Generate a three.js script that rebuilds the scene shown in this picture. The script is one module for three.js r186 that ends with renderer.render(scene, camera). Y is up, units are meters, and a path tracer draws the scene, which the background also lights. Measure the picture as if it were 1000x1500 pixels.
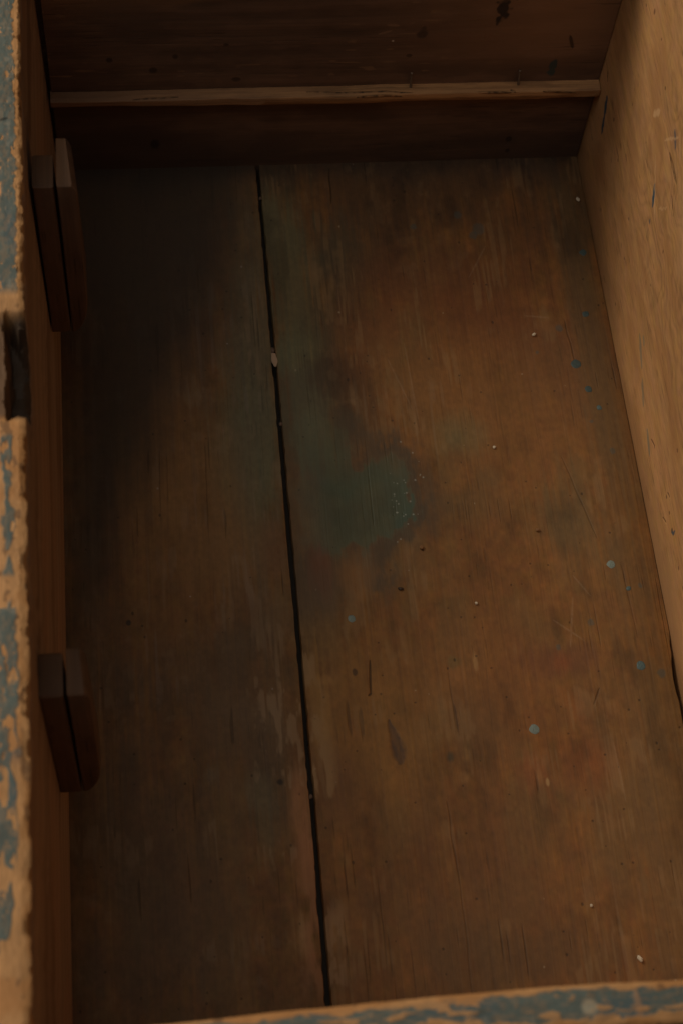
import * as THREE from 'three';
import { mergeGeometries, mergeVertices, toCreasedNormals } from 'three/addons/utils/BufferGeometryUtils.js';
import { RectAreaLightUniformsLib } from 'three/addons/lights/RectAreaLightUniformsLib.js';

// ---------------------------------------------------------------- camera, light, exposure
// metres; y = 0 is the upper face of the chest's bottom boards, -z runs away from the viewer
const scene = new THREE.Scene();
scene.background = new THREE.Color(0, 0, 0);
const camera = new THREE.PerspectiveCamera(32.803, 682 / 1024, 0.05, 40);
{
  const d = new THREE.Vector3(-194, 1368, 2548).normalize();        // straight down, seen from the camera (x right, y down, z ahead)
  const a = new THREE.Vector3(-490, -4814, 2548).normalize();       // along the chest
  a.addScaledVector(d, -a.dot(d)).normalize();
  const r = new THREE.Vector3().crossVectors(d, a);                 // across the chest
  const X = new THREE.Vector3(r.x, -d.x, -a.x), Y = new THREE.Vector3(-r.y, d.y, a.y), Z = new THREE.Vector3(-r.z, d.z, a.z);
  camera.quaternion.setFromRotationMatrix(new THREE.Matrix4().makeBasis(X, Y, Z));
  camera.position.set(0, 1.304, 0);
  camera.focus = 1.47;
  camera.userData.fStop = 7;
}
RectAreaLightUniformsLib.init();
const windowLight = new THREE.RectAreaLight(new THREE.Color(1, 0.87, 0.68), 7.2, 1.45, 1.45);     // a window high up beyond the chest's far left corner
windowLight.position.set(-2.15, 2.45, -2.35);
windowLight.lookAt(0.16, 0.1, -0.65);
scene.add(windowLight);
const roomLight = new THREE.RectAreaLight(new THREE.Color(1, 0.92, 0.8), 0.62, 2.4, 2.4);     // soft light thrown back by the ceiling of the room
roomLight.position.set(-0.5, 2.9, -0.3);
roomLight.lookAt(0.1, 0.1, -0.65);
scene.add(roomLight);

const renderer = new THREE.WebGLRenderer({ antialias: true });
renderer.setSize(682, 1024);
renderer.toneMapping = THREE.LinearToneMapping;
renderer.toneMappingExposure = 1.5;
renderer.shadowMap.enabled = true;

// ---------------------------------------------------------------- noise and texture helpers
function rng(seed) { let s = seed >>> 0; return () => { s = (s + 0x6D2B79F5) >>> 0; let t = s; t = Math.imul(t ^ (t >>> 15), t | 1); t ^= t + Math.imul(t ^ (t >>> 7), t | 61); return ((t ^ (t >>> 14)) >>> 0) / 4294967296; }; }
const PERM = new Float32Array(65536);
{ const r = rng(11); for (let i = 0; i < 65536; i++) PERM[i] = r(); }
const cell = (i, j, s) => PERM[(Math.imul(i, 374761393) + Math.imul(j, 668265263) + Math.imul(s, 974711) >>> 7) & 65535];
function noise(x, y, s = 0) {
  const i = Math.floor(x), j = Math.floor(y), u = x - i, v = y - j, p = u * u * (3 - 2 * u), q = v * v * (3 - 2 * v);
  const a = cell(i, j, s), b = cell(i + 1, j, s), c = cell(i, j + 1, s), d = cell(i + 1, j + 1, s);
  return a + (b - a) * p + (c - a) * q + (a - b - c + d) * p * q;
}
function fbm(x, y, s = 0, n = 4) { let t = 0, w = 0.5, k = 0; for (let i = 0; i < n; i++) { t += w * noise(x, y, s + i * 17); k += w; x = x * 2.03 + 3.1; y = y * 2.03 + 1.7; w *= 0.5; } return t / k; }
const clamp = (v, a = 0, b = 1) => Math.min(b, Math.max(a, v));
const smooth = (a, b, v) => { const t = clamp((v - a) / (b - a)); return t * t * (3 - 2 * t); };
const mix = (c, d, t) => { c[0] += (d[0] - c[0]) * t; c[1] += (d[1] - c[1]) * t; c[2] += (d[2] - c[2]) * t; };
const mul = (c, k) => { c[0] *= k; c[1] *= k; c[2] *= k; };
const toS = (l) => 255 * (l <= 0.0031308 ? 12.92 * l : 1.055 * Math.pow(l, 1 / 2.4) - 0.055);
// f(u, v, c) fills the linear colour c and returns a height 0..1 and (in c[3]) the roughness; u, v run over [u0,u1] x [v0,v1]
function surface(w, h, u0, u1, v0, v1, f, bump, extra = {}) {
  const col = new Uint8Array(w * h * 4), hgt = new Uint8Array(w * h * 4), rgh = new Uint8Array(w * h * 4), c = [0, 0, 0, 0.7];
  for (let j = 0; j < h; j++) for (let i = 0; i < w; i++) {
    c[3] = 0.72;
    const b = f(u0 + (u1 - u0) * (i + 0.5) / w, v0 + (v1 - v0) * (j + 0.5) / h, c), o = (j * w + i) * 4;
    for (let k = 0; k < 3; k++) col[o + k] = toS(clamp(c[k], 0.003, 0.9));
    hgt[o] = hgt[o + 1] = hgt[o + 2] = 255 * clamp(b);
    rgh[o] = rgh[o + 1] = rgh[o + 2] = 255 * clamp(c[3], 0.15, 1);
    col[o + 3] = hgt[o + 3] = rgh[o + 3] = 255;
  }
  const tex = (d, srgb) => { const t = new THREE.DataTexture(d, w, h, THREE.RGBAFormat); t.magFilter = t.minFilter = THREE.LinearFilter; if (srgb) t.colorSpace = THREE.SRGBColorSpace; t.wrapS = t.wrapT = THREE.ClampToEdgeWrapping; t.needsUpdate = true; return t; };
  return new THREE.MeshStandardMaterial({ map: tex(col, true), bumpMap: tex(hgt), bumpScale: bump, roughnessMap: tex(rgh), roughness: 1, metalness: 0, ...extra });
}
// wood figure: l along the grain, a across it, both in metres; returns about 0 (dark) .. 1 (light)
function grain(l, a, s, ringFreq = 55, wobble = 2.2) {
  const warp = fbm(l * 2.2, a * 9, s, 3);
  const ph = a * ringFreq + wobble * warp;
  const ring = 0.5 + 0.5 * Math.sin(ph * 6.283 + 0.8 * Math.sin(ph * 12.57));
  const fine = noise(l * 7, a * 420 + warp * 5, s + 5) * 0.55 + noise(l * 18, a * 900 + warp * 9, s + 6) * 0.45;
  return 0.45 * ring + 0.55 * fine;
}
const pore = (l, a, s) => smooth(0.80, 0.93, noise(l * 45, a * 1100, s)) * smooth(0.4, 0.7, noise(l * 9, a * 60, s + 2));
// a short line: 1 on it, 0 off it
function stroke(x, y, x0, y0, x1, y1, w) {
  const dx = x1 - x0, dy = y1 - y0, t = clamp(((x - x0) * dx + (y - y0) * dy) / (dx * dx + dy * dy));
  const e = Math.hypot(x - x0 - dx * t, y - y0 - dy * t) / (w * (1 - 0.6 * Math.abs(2 * t - 1) ** 3));
  return e > 1.6 ? 0 : 1 - smooth(0.5, 1.5, e);
}
function polyDist(P, x, y) {                                       // signed distance, negative inside
  let d = 1e9, ins = false;
  for (let i = 0, j = P.length - 1; i < P.length; j = i++) {
    const [ax, ay] = P[j], [bx, by] = P[i], ex = bx - ax, ey = by - ay, t = clamp(((x - ax) * ex + (y - ay) * ey) / (ex * ex + ey * ey));
    d = Math.min(d, Math.hypot(x - ax - ex * t, y - ay - ey * t));
    if ((ay > y) !== (by > y) && x < (bx - ax) * (y - ay) / (by - ay) + ax) ins = !ins;
  }
  return ins ? -d : d;
}
// stains and painted corner shade: [x, z, half width, half length, r, g, b, strength, softness] with an uneven edge
function blobs(list, x, z, c) {
  const n1 = fbm(x * 28, z * 16, 71, 4) - 0.5, n2 = fbm(x * 90, z * 40, 72, 3) - 0.5 + 0.8 * (noise(x * 340, z * 11, 74) - 0.5) + 0.5 * (noise(x * 800, z * 26, 75) - 0.5);
  for (const b of list) {
    const e = Math.hypot((x - b[0]) / b[2], (z - b[1]) / b[3]);
    if (e > 2.2) continue;
    const m = 1 - smooth(1 - b[8], 1 + b[8], e + n1 * 1.5 + n2 * 0.7);
    if (m > 0) mix(c, [b[4], b[5], b[6]], m * b[7]);
  }
}
const specks = (x, y, f, s, th, r) => {                             // scattered dots of differing size
  const i = Math.floor(x * f), j = Math.floor(y * f);
  if (cell(i, j, s) < th) return 0;
  const px = i + 0.25 + 0.5 * cell(i, j, s + 1), py = j + 0.25 + 0.5 * cell(i, j, s + 2), k = r * (0.4 + 0.6 * cell(i, j, s + 3));
  return 1 - smooth(k * 0.5, k, Math.hypot(x * f - px, (y * f - py) * (0.6 + 0.8 * cell(i, j, s + 4))));
};

// ---------------------------------------------------------------- measures of the chest
const RIM = 0.3325, XL = -0.0838, XR = 0.414, ZF = -1.068, ZN = -0.208, LOW = -0.0203;
const lean = (y, z) => XL - 0.0038 * clamp((-z - 0.4) / 0.5, 0, 1.2) * (y / RIM);    // the left side board leans out a little at the far end

// ---------------------------------------------------------------- materials
const RB = [[.245,-1.024,.1972,.0688,.085,.05,.034,.72,.8],  // this wide one paints the shade below the end board
[.126,-.926,.0263,.1444,.14,.14,.105,.8,.5],
[.131,-.816,.0272,.0639,.14,.15,.115,.85,.5],
[.168,-.963,.0254,.0467,.07,.07,.06,.7,.7],
[.158,-.887,.0248,.0409,.08,.065,.045,.6,.7],
[.157,-.832,.0244,.023,.06,.035,.022,.85,.6],
[.172,-.799,.0212,.0317,.06,.035,.022,.8,.6],
[.187,-.864,.0247,.0367,.15,.055,.025,.4,.8],
[.271,-.913,.0825,.0456,.15,.055,.025,.6,.8],
[.328,-.865,.0693,.0296,.15,.055,.025,.45,.8],
[.247,-.817,.0553,.0502,.25,.12,.045,.55,.9],
[.256,-.76,.0205,.018,.15,.15,.1,.7,.6],
[.216,-.759,.03,.0138,.25,.12,.045,.5,.7],
[.281,-.718,.0096,.0081,.12,.085,.05,.7,.8],
[.257,-.695,.0355,.0166,.16,.11,.06,.5,.9],
[.315,-.771,.0734,.063,.25,.13,.055,.4,.9],
[.227,-.693,.013,.0398,.12,.075,.05,.7,.6],
[.352,-.673,.0238,.0396,.14,.11,.07,.7,.7],
[.373,-.826,.0375,.0436,.16,.08,.045,.5,.9],
[.128,-.637,.0103,.0203,.16,.05,.022,.9,.5],
[.12,-.615,.0256,.025,.11,.08,.055,.85,.6],
[.159,-.635,.0149,.0191,.25,.12,.045,.6,.6],
[.124,-.584,.0202,.0307,.13,.095,.06,.7,.8],
[.126,-.538,.0089,.0054,.34,.2,.1,.75,.5],
[.13,-.544,.0067,.0048,.14,.07,.045,.5,.5],
[.118,-.503,.0082,.0378,.34,.21,.1,.8,.6],
[.156,-.51,.0496,.0644,.26,.15,.06,.7,.9],
[.123,-.449,.0215,.028,.16,.08,.045,.6,.9],
[.249,-.54,.062,.0481,.25,.12,.05,.5,.9],
[.232,-.538,.0056,.0096,.32,.16,.07,.5,.6],
[.237,-.493,.0221,.0233,.16,.09,.05,.5,.8],
[.329,-.544,.0342,.0145,.16,.065,.04,.7,.6],
[.319,-.542,.0068,.0085,.3,.085,.03,.35,.8],
[.332,-.455,.0249,.02,.32,.1,.035,.55,.9],
[.281,-.449,.0077,.0113,.3,.09,.04,.4,.8],
[.329,-.505,.0112,.0177,.3,.1,.04,.4,.9],
[.379,-.376,.0379,.1413,.17,.105,.055,.7,.7],
[.36,-.521,.034,.18,.17,.105,.055,.3,.9],
[.393,-.915,.0141,.1691,.12,.085,.055,.7,.6],
[.395,-.645,.0178,.1171,.17,.105,.055,.4,.8],
[.234,-.343,.0632,.0629,.16,.08,.045,.5,.9],
[.255,-.299,.0572,.0204,.12,.075,.045,.6,.8],
[.115,-.333,.0072,.0155,.34,.2,.1,.7,.7],
[.147,-.312,.0463,.0357,.16,.095,.055,.5,.9],
[.217,-.466,.0038,.0051,.07,.06,.05,.8,.5],
[.23,-.547,.0045,.0048,.14,.12,.06,.5,.5],
[.148,-.543,.0017,.003,.06,.035,.022,.8,.3],
[.226,-.448,.0044,.0039,.3,.18,.09,.4,.6],
[.286,-.435,.0022,.0112,.36,.22,.12,.4,.7],
[.247,-.546,.0017,.0072,.45,.3,.18,.5,.6],
[.23,-.467,.0022,.0069,.3,.18,.09,.5,.7],
[.292,-.44,.0011,.0023,.45,.33,.22,.6,.5],
[.149,-.941,.0057,.0107,.22,.15,.1,.6,.8]];
const LB = [[.073,-.742,.0264,.0744,.12,.145,.1,.85,.7],
[.017,-.705,.0462,.0988,.27,.14,.055,.75,.9],
[.05,-.664,.0343,.0385,.25,.13,.055,.6,.9],
[.087,-.868,.0196,.1465,.15,.14,.095,.7,.8],
[.09,-.662,.0103,.0257,.2,.1,.055,.6,.8],
[.085,-.599,.0101,.0185,.24,.15,.085,.5,.8],
[.068,-.587,.0224,.0367,.1,.07,.045,.45,.8],
[.015,-.551,.0495,.0298,.11,.07,.045,.35,.9],
[.053,-.54,.033,.0415,.11,.078,.05,.4,.9],
[.071,-.469,.0172,.0396,.085,.065,.045,.6,.8],
[.066,-.447,.0117,.0145,.17,.14,.09,.6,.7],
[.035,-.506,.0488,.0347,.15,.09,.055,.4,.9],
[.08,-.454,.0027,.0028,.03,.02,.015,.9,.4],
[.027,-.463,.0053,.0067,.2,.14,.09,.6,.7],
[.067,-.414,.0063,.0218,.18,.14,.08,.5,.8],
[.096,-.406,.0069,.0488,.34,.17,.085,.8,.7],
[.089,-.332,.0072,.0232,.36,.22,.11,.85,.6],
[.078,-.503,.0109,.0232,.19,.125,.075,.5,.8],
[.066,-.515,.0218,.0117,.18,.12,.075,.4,.8],
[-.034,-.378,.0566,.0949,.1,.07,.05,.6,.9],
[-.033,-.598,.0017,.0018,.03,.02,.015,.9,.3],
[-.06,-.607,.0222,.0984,.09,.062,.042,.4,.9],
[.004,-.962,.0812,.1155,.1,.055,.04,.5,.9]];
const SPILL = [[0.108, -0.835], [0.132, -0.823], [0.148, -0.801], [0.158, -0.765], [0.168, -0.747], [0.191, -0.748], [0.208, -0.738], [0.213, -0.721], [0.213, -0.698], [0.207, -0.671], [0.191, -0.659], [0.181, -0.647], [0.168, -0.632], [0.155, -0.648], [0.143, -0.639], [0.134, -0.648], [0.121, -0.66], [0.108, -0.661], [0.105, -0.727]];
const RUST = [[.128,-.635,.0074,.019,.16,.062,.027,.75,.6],
[.122,-.616,.0204,.0188,.12,.075,.045,.5,.7],
[.16,-.631,.0126,.0152,.23,.12,.045,.5,.8]];
const CORNER_SHADE = [[-0.099, -1.152], [0.113, -1.133], [0.103, -1.052], [0.097, -1.021], [0.081, -0.967], [0.065, -0.921], [0.04, -0.856], [0.009, -0.786], [-0.02, -0.713], [-0.053, -0.638], [-0.082, -0.572]];  // outline of the shadow painted on the left board
const FLECK = [[0.2027, -0.6842], [0.1984, -0.6878], [0.2112, -0.6854], [0.2215, -0.7239], [0.2067, -0.7192], [0.197, -0.704], [0.2045, -0.6855], [0.2015, -0.6325], [0.2172, -0.746], [0.2077, -0.7167], [0.1949, -0.6598], [0.208, -0.7575], [0.2077, -0.7066], [0.1956, -0.7264], [0.198, -0.6991], [0.1996, -0.6962], [0.2238, -0.7212], [0.197, -0.7059], [0.2165, -0.7188], [0.2217, -0.7369], [0.1943, -0.7002], [0.1976, -0.7171], [0.2057, -0.6764], [0.2058, -0.7062], [0.2151, -0.6854], [0.1978, -0.6623], [0.1948, -0.6936], [0.21, -0.6981], [0.1973, -0.6879], [0.2006, -0.7162]];
function floorColour(x, z, c, s, list) {
  const g = grain(z, x, s, 26, 1.6), m = fbm(x * 7, z * 4, s + 30, 4), m2 = fbm(x * 30, z * 14, s + 40, 4);
  c[0] = 0.205; c[1] = 0.1; c[2] = 0.036;
  const cl = fbm(x * 55, z * 40, s + 81, 4) - 0.5, ch = fbm(x * 140, z * 110, s + 83, 3) - 0.5;
  mul(c, 0.88 + 0.12 * g + 0.3 * (m - 0.5) + 0.6 * cl + 0.46 * ch);
  const hu = fbm(x * 170 + 9, z * 130, s + 85, 2) - 0.5; c[0] *= 1 + 0.1 * hu; c[1] *= 1 - 0.1 * hu; c[2] *= 1 - 0.3 * (fbm(x * 120, z * 100, s + 87, 2) - 0.5);
  mix(c, [0.17, 0.115, 0.06], smooth(0.5, 0.72, m2) * 0.45);
  mix(c, [0.19, 0.075, 0.032], smooth(0.52, 0.75, fbm(x * 14 + 5, z * 8, s + 50, 4)) * 0.3);
  blobs(list, x, z, c);
  c[0] *= 0.99; c[1] *= 0.855; c[2] *= 0.56;
  mix(c, [0.045, 0.03, 0.02], 0.75 * smooth(-1.025, -1.068, z + 0.03 * (fbm(x * 24, z * 24, s + 105, 4) - 0.5)));      // darker along the end board
  // worn fibres, grime, pores, pale scuffs
  const fa = 0.55 + 0.9 * fbm(x * 16, z * 6, s + 91, 3), wx = x + 0.004 * (fbm(x * 8, z * 3.5, s + 92, 3) - 0.5) * 2;
  const fib = noise(wx * 1000, z * 13, s + 93) * 0.4 + noise(wx * 460, z * 7, s + 94) * 0.35 + noise(wx * 1700, z * 45, s + 95) * 0.25 - 0.5;
  mul(c, 0.98 + 0.06 * g + 0.24 * fa * fib + 0.3 * (fbm(x * 330, z * 250, s + 101, 3) - 0.5)); c[2] *= 1 - 0.2 * fib;
  const cut = smooth(0.9, 0.95, noise(wx * 620, z * 16, s + 96)) * smooth(0.5, 0.65, noise(wx * 40, z * 20, s + 97)); mul(c, 1 - 0.4 * cut);
  const rub = smooth(0.62, 0.74, fbm(x * 90, z * 70, s + 103, 4)) * smooth(0.5, 0.66, fbm(x * 12 + 2, z * 9, s + 104, 3)); mix(c, [0.3, 0.19, 0.09], 0.12 * rub);
  const worn = smooth(0.6, 0.72, fbm(x * 34, z * 22, s + 98, 4)) * smooth(0.42, 0.6, noise(wx * 500, z * 30, s + 99)); mix(c, [0.3, 0.175, 0.075], 0.28 * worn);
  mul(c, 1 - 0.3 * smooth(0.55, 0.8, fbm(x * 60, z * 26, s + 60, 3)) * smooth(0.45, 0.6, m));
  mul(c, 1 - 0.22 * pore(z, x, s + 3));
  let h = 0.68 + 0.05 * g + 0.14 * fib + 0.12 * ch - 0.2 * cut - 0.05 * pore(z, x, s + 3) + 0.05 * (m2 - 0.5);
  const dk = specks(x, z, 110, s + 11, 0.95, 0.16); mul(c, 1 - 0.55 * dk); h -= 0.15 * dk;
  const lt = specks(x, z, 70, s + 21, 0.986, 0.09); mix(c, [0.42, 0.33, 0.22], 0.55 * lt);
  const scuff = smooth(0.72, 0.86, noise(x * 260, z * 26, s + 70)) * smooth(0.58, 0.78, fbm(x * 9, z * 9, s + 73, 3)); mix(c, [0.36, 0.25, 0.15], 0.13 * scuff);
  return h;
}
const ch0 = (x, z) => fbm(x * 140, z * 110, 153, 3);
const rightFloor = (x, z, c) => {
  let h = floorColour(x, z, c, 100, RB);
  // old green-blue paint spilt and wiped on the board
  const w = (fbm(x * 40, z * 26, 140, 4) - 0.5) * 0.042 + (fbm(x * 150, z * 90, 141, 3) - 0.5) * 0.02 + (noise(x * 420, z * 16, 142) - 0.5) * 0.005, d = polyDist(SPILL, x, z) + w;
  const rim = smooth(0.012, 0, Math.abs(d - 0.004)) * smooth(0.14, 0.2, x + (z + 0.7) * 0.1);
  mix(c, [0.06, 0.04, 0.028], 0.65 * rim);
  const sp = 1 - smooth(-0.007 - 0.01 * smooth(0.15, 0.12, x) - 0.04 * smooth(-0.77, -0.82, z), 0.003, d), thick = 0.9 + 0.1 * smooth(0.4, 0.6, fbm(x * 24, z * 16, 150, 3)), te = smooth(0.36, 0.66, fbm(x * 22 + 4, z * 18, 151, 3) + 7 * (x - 0.172) + 1.2 * (z + 0.72));
  const pc = [0.068, 0.086, 0.05]; mix(pc, [0.056, 0.086, 0.06], te); const fade = Math.max(smooth(0.15, 0.108, x + 0.02 * (fbm(x * 60, z * 30, 152, 3) - 0.5)), smooth(-0.71, -0.79, z + 0.03 * (fbm(x * 50, z * 26, 154, 3) - 0.5))); mix(pc, [0.09, 0.088, 0.05], 0.7 * fade);
  mul(pc, 0.72 + 0.32 * ch0(x, z) + 0.24 * fbm(x * 60, z * 22, 155, 4)); mix(c, pc, 0.96 * sp * thick * (1 - 0.5 * fade));
  mix(c, [0.085, 0.068, 0.042], 0.6 * (1 - smooth(-0.005, 0.032, d)) * (1 - sp));
  blobs(RUST, x, z, c);
  const by = smooth(0.128, 0.112, x + 0.012 * (fbm(x * 40, z * 20, 156, 3) - 0.5)) * smooth(-0.6, -0.55, z) * smooth(-0.38, -0.43, z);    // rubbed pale beside the joint
  mix(c, [0.36, 0.22, 0.1], 0.6 * by * smooth(0.42, 0.6, fbm(x * 150, z * 42, 157, 4)));
  const lo = smooth(0.13, 0.112, x) * smooth(-0.37, -0.34, z) * smooth(-0.27, -0.3, z); mix(c, [0.34, 0.2, 0.1], 0.5 * lo * smooth(0.45, 0.6, fbm(x * 130, z * 60, 158, 4)));
  c[3] = 0.72 - 0.14 * sp;
  for (const [fx, fz] of FLECK) { const e = Math.hypot(x - fx, z - fz); const q = 0.0006 + 0.0007 * cell(Math.round(fx * 1e4), Math.round(fz * 1e4), 5); if (e < q) { const m = 1 - smooth(0.2 * q, q, e); mix(c, [0.45, 0.47, 0.42], m * 0.5); } }
  // checks, a gouge, scratches
  const wob = (noise(z * 60, 0, 161) - 0.5) * 0.0016;
  const ck = 0.85 * Math.max(stroke(x + wob, z, 0.1612, -0.553, 0.159, -0.523, 0.0008), stroke(x + wob, z, 0.1595, -0.524, 0.1572, -0.522, 0.0009),
    0.45 * stroke(x + wob, z, 0.2095, -0.43, 0.2122, -0.36, 0.0006), 0.35 * stroke(x + wob, z, 0.2122, -0.36, 0.2114, -0.25, 0.0006), 0.8 * stroke(x + wob, z, 0.1722, -1.062, 0.1702, -1.02, 0.0006),
    0.35 * stroke(x + wob, z, 0.3475, -0.735, 0.366, -0.654, 0.0006), 0.6 * stroke(x + wob, z, 0.373, -0.88, 0.374, -0.83, 0.0006), 0.5 * stroke(x, z, 0.3395, -0.503, 0.3465, -0.517, 0.0007), 0.3 * stroke(x, z, 0.383, -0.63, 0.386, -0.56, 0.0005));
  mul(c, 1 - 0.8 * ck); h -= 0.55 * ck;
  const go = stroke(x + wob * 2 + 0.001 * (noise(z * 500, 3, 167) - 0.5), z, 0.1726, -0.5, 0.1752, -0.464, 0.0008 + 0.0042 * smooth(-0.505, -0.47, z) + 0.0016 * noise(z * 400, x * 400, 163)); mix(c, [0.07, 0.042, 0.03], 0.85 * go * (0.5 + 0.5 * noise(z * 200, x * 500, 164))); h -= 0.3 * go;
  const sc = Math.max(stroke(x, z, 0.205, -0.845, 0.222, -0.79, 0.0007), stroke(x, z, 0.222, -0.86, 0.226, -0.78, 0.0007), stroke(x, z, 0.34, -0.62, 0.352, -0.6, 0.0008), stroke(x, z, 0.337, -0.60, 0.328, -0.555, 0.0009), stroke(x, z, 0.29, -0.93, 0.31, -0.965, 0.0008), stroke(x, z, 0.336, -0.885, 0.358, -0.882, 0.001), stroke(x, z, 0.35, -0.47, 0.352, -0.42, 0.0008), stroke(x, z, 0.317, -0.58, 0.34, -0.56, 0.0009));
  mix(c, [0.42, 0.29, 0.18], 0.22 * sc * (0.4 + 0.6 * noise(x * 800, z * 800, 165)));
  // small paint spots, too fine to stand proud
  for (const [px, pz, r] of [[0.288, -1.002, 0.004], [0.306, -0.985, 0.006], [0.3, -0.978, 0.004], [0.394, -0.739, 0.0026], [0.396, -0.607, 0.0019], [0.3485, -0.576, 0.0028], [0.318, -0.555, 0.002], [0.366, -0.87, 0.0035], [0.4, -0.527, 0.0036], [0.245, -0.99, 0.003], [0.342, -0.845, 0.0016], [0.38, -0.77, 0.0018]]) {
    const e = Math.hypot(x - px, (z - pz) * 0.85) + (noise(x * 700, z * 700, 166) - 0.5) * 0.0012; if (e < r * 1.3) mix(c, [0.06, 0.085, 0.08], 0.5 * (1 - smooth(r * 0.7, r * 1.2, e)));
  }
  return h;
};
const leftFloor = (x, z, c) => {
  let h = floorColour(x, z, c, 300, LB);
  c[0] *= 0.95; c[1] *= 1.1; c[2] *= 1.5;                              // duller and greyer than the wider board
  const w = (fbm(x * 26, z * 12, 340, 4) - 0.5) * 0.035 + (noise(x * 300, z * 9, 341) - 0.5) * 0.012, d = polyDist(CORNER_SHADE, x, z) + w;
  mix(c, [0.034, 0.023, 0.015], 0.8 * (1 - smooth(-0.042, 0.026, d)));       // soft shadow of the far left corner, painted into the board
  const by = smooth(0.05, 0.075, x) * smooth(-0.6, -0.52, z) * smooth(-0.36, -0.42, z), pt = smooth(0.5, 0.62, fbm(x * 95, z * 48, 350, 4)) * smooth(0.38, 0.55, noise(x * 420, z * 46, 351));
  mix(c, [0.34, 0.23, 0.13], 0.5 * by * pt);
  const pk = smooth(0.082, 0.096, x) * smooth(-0.48, -0.42, z) * smooth(-0.26, -0.31, z); mix(c, [0.36, 0.17, 0.085], 0.55 * pk * smooth(0.36, 0.56, fbm(x * 120, z * 34, 352, 4)));
  return h;
};
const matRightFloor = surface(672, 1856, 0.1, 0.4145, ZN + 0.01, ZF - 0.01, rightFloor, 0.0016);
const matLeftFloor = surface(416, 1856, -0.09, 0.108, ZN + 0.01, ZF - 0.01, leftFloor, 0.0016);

const rightWall = (z, y, c) => {
  const warp = fbm(z * 4, y * 14, 401, 4), ph = y * 42 + warp * 4.6 + z * 1.5;
  const ring = 0.5 + 0.5 * Math.sin(ph * 6.283), fine = noise(z * 8, y * 480 + warp * 9, 402) * 0.6 + noise(z * 22, y * 1000, 403) * 0.4, m = fbm(z * 5, y * 8, 404, 4), b = fbm(z * 16, y * 34, 405, 4);
  c[0] = 0.55; c[1] = 0.29; c[2] = 0.12;
  const fig = smooth(-1.0, -0.85, z) * smooth(0.1, 0.18, y + 0.06 * m), wav = 0.5 + 0.5 * Math.sin((y * 62 + z * 9 + fbm(z * 22, y * 26, 416, 3) * 5.5) * 6.283);
  const md = fbm(z * 34, y * 110, 417, 4) - 0.5, mf = fbm(z * 130, y * 520, 418, 2) - 0.5, hu = fbm(z * 110, y * 160, 419, 2) - 0.5;
  mul(c, 0.86 + 0.06 * ring + 0.16 * fine + 0.35 * (m - 0.5) + 0.28 * md + 0.24 * mf - 0.18 * fig * wav ** 2);
  c[1] *= 1 - 0.12 * hu; c[2] *= 1 - 0.3 * (fbm(z * 90 + 7, y * 120, 420, 2) - 0.5);
  mix(c, [0.42, 0.2, 0.075], 0.5 * smooth(0.5, 0.72, b));
  mix(c, [0.62, 0.36, 0.17], 0.4 * smooth(0.55, 0.75, fbm(z * 10, y * 12, 406, 3)));
  mix(c, [0.26, 0.14, 0.066], 0.6 * (1 - smooth(0.0, 0.05, y + (m - 0.5) * 0.06)));   // darker towards the foot of the board
  mul(c, 1 - 0.35 * pore(z, y, 407));
  let h = 0.7 + 0.07 * ring + 0.1 * fine - 0.15 * pore(z, y, 407);
  const dk = specks(z, y, 60, 411, 0.95, 0.18); mul(c, 1 - 0.55 * dk); h -= 0.1 * dk;
  const dash = smooth(0.86, 0.93, noise(z * 90 + y * 60, y * 420, 412)) * smooth(0.64, 0.74, noise(z * 12, y * 20, 413)); mul(c, 1 - 0.3 * dash);
  const bl = (x0, y0, x1, y1, r, col, k) => { const m2 = stroke(z + (noise(z * 300, y * 300, 414) - 0.5) * 0.003, y, x0, y0, x1, y1, r); if (m2) mix(c, col, k * m2); };
  const BL = [0.022, 0.075, 0.12], GR = [0.15, 0.19, 0.15], PA = [0.75, 0.46, 0.24];
  bl(-1.0385, 0.118, -1.032, 0.1, 0.0034, BL, 0.95); bl(-1.0315, 0.099, -1.026, 0.083, 0.003, BL, 0.95);
  bl(-0.882, 0.189, -0.8725, 0.172, 0.0028, BL, 0.98); bl(-0.869, 0.160, -0.867, 0.157, 0.002, BL, 0.8); bl(-0.88, 0.258, -0.868, 0.25, 0.0022, BL, 0.7);
  bl(-0.81, 0.075, -0.784, 0.063, 0.003, GR, 0.6); bl(-0.776, 0.058, -0.755, 0.047, 0.003, GR, 0.5); bl(-0.733, 0.045, -0.712, 0.038, 0.0027, GR, 0.65); bl(-0.802, 0.084, -0.796, 0.08, 0.002, GR, 0.6);
  bl(-0.6275, 0.055, -0.625, 0.064, 0.0016, BL, 0.85);
  bl(-0.93, 0.22, -0.918, 0.236, 0.003, PA, 0.6); bl(-0.87, 0.262, -0.892, 0.232, 0.0012, PA, 0.5); bl(-0.9, 0.205, -0.86, 0.17, 0.0012, PA, 0.5); bl(-0.87, 0.268, -0.85, 0.25, 0.0011, PA, 0.4); bl(-0.86, 0.185, -0.845, 0.205, 0.001, PA, 0.4);
  const go = Math.max(stroke(z, y, -0.875, 0.236, -0.845, 0.236, 0.0025), stroke(z, y, -1.055, 0.133, -1.048, 0.128, 0.002), stroke(z, y, -0.845, 0.22, -0.83, 0.214, 0.0014), stroke(z, y, -0.65, 0.04, -0.642, 0.046, 0.001), stroke(z, y, -0.72, 0.05, -0.71, 0.056, 0.001), stroke(z, y, -0.66, 0.065, -0.654, 0.068, 0.001));
  mul(c, 1 - 0.75 * go * noise(z * 300, y * 900, 415)); h -= 0.4 * go;
  c[3] = 0.66;
  return h;
};
const matRightWall = surface(1856, 768, ZN + 0.03, ZF - 0.03, LOW, RIM, rightWall, 0.0014);

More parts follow.
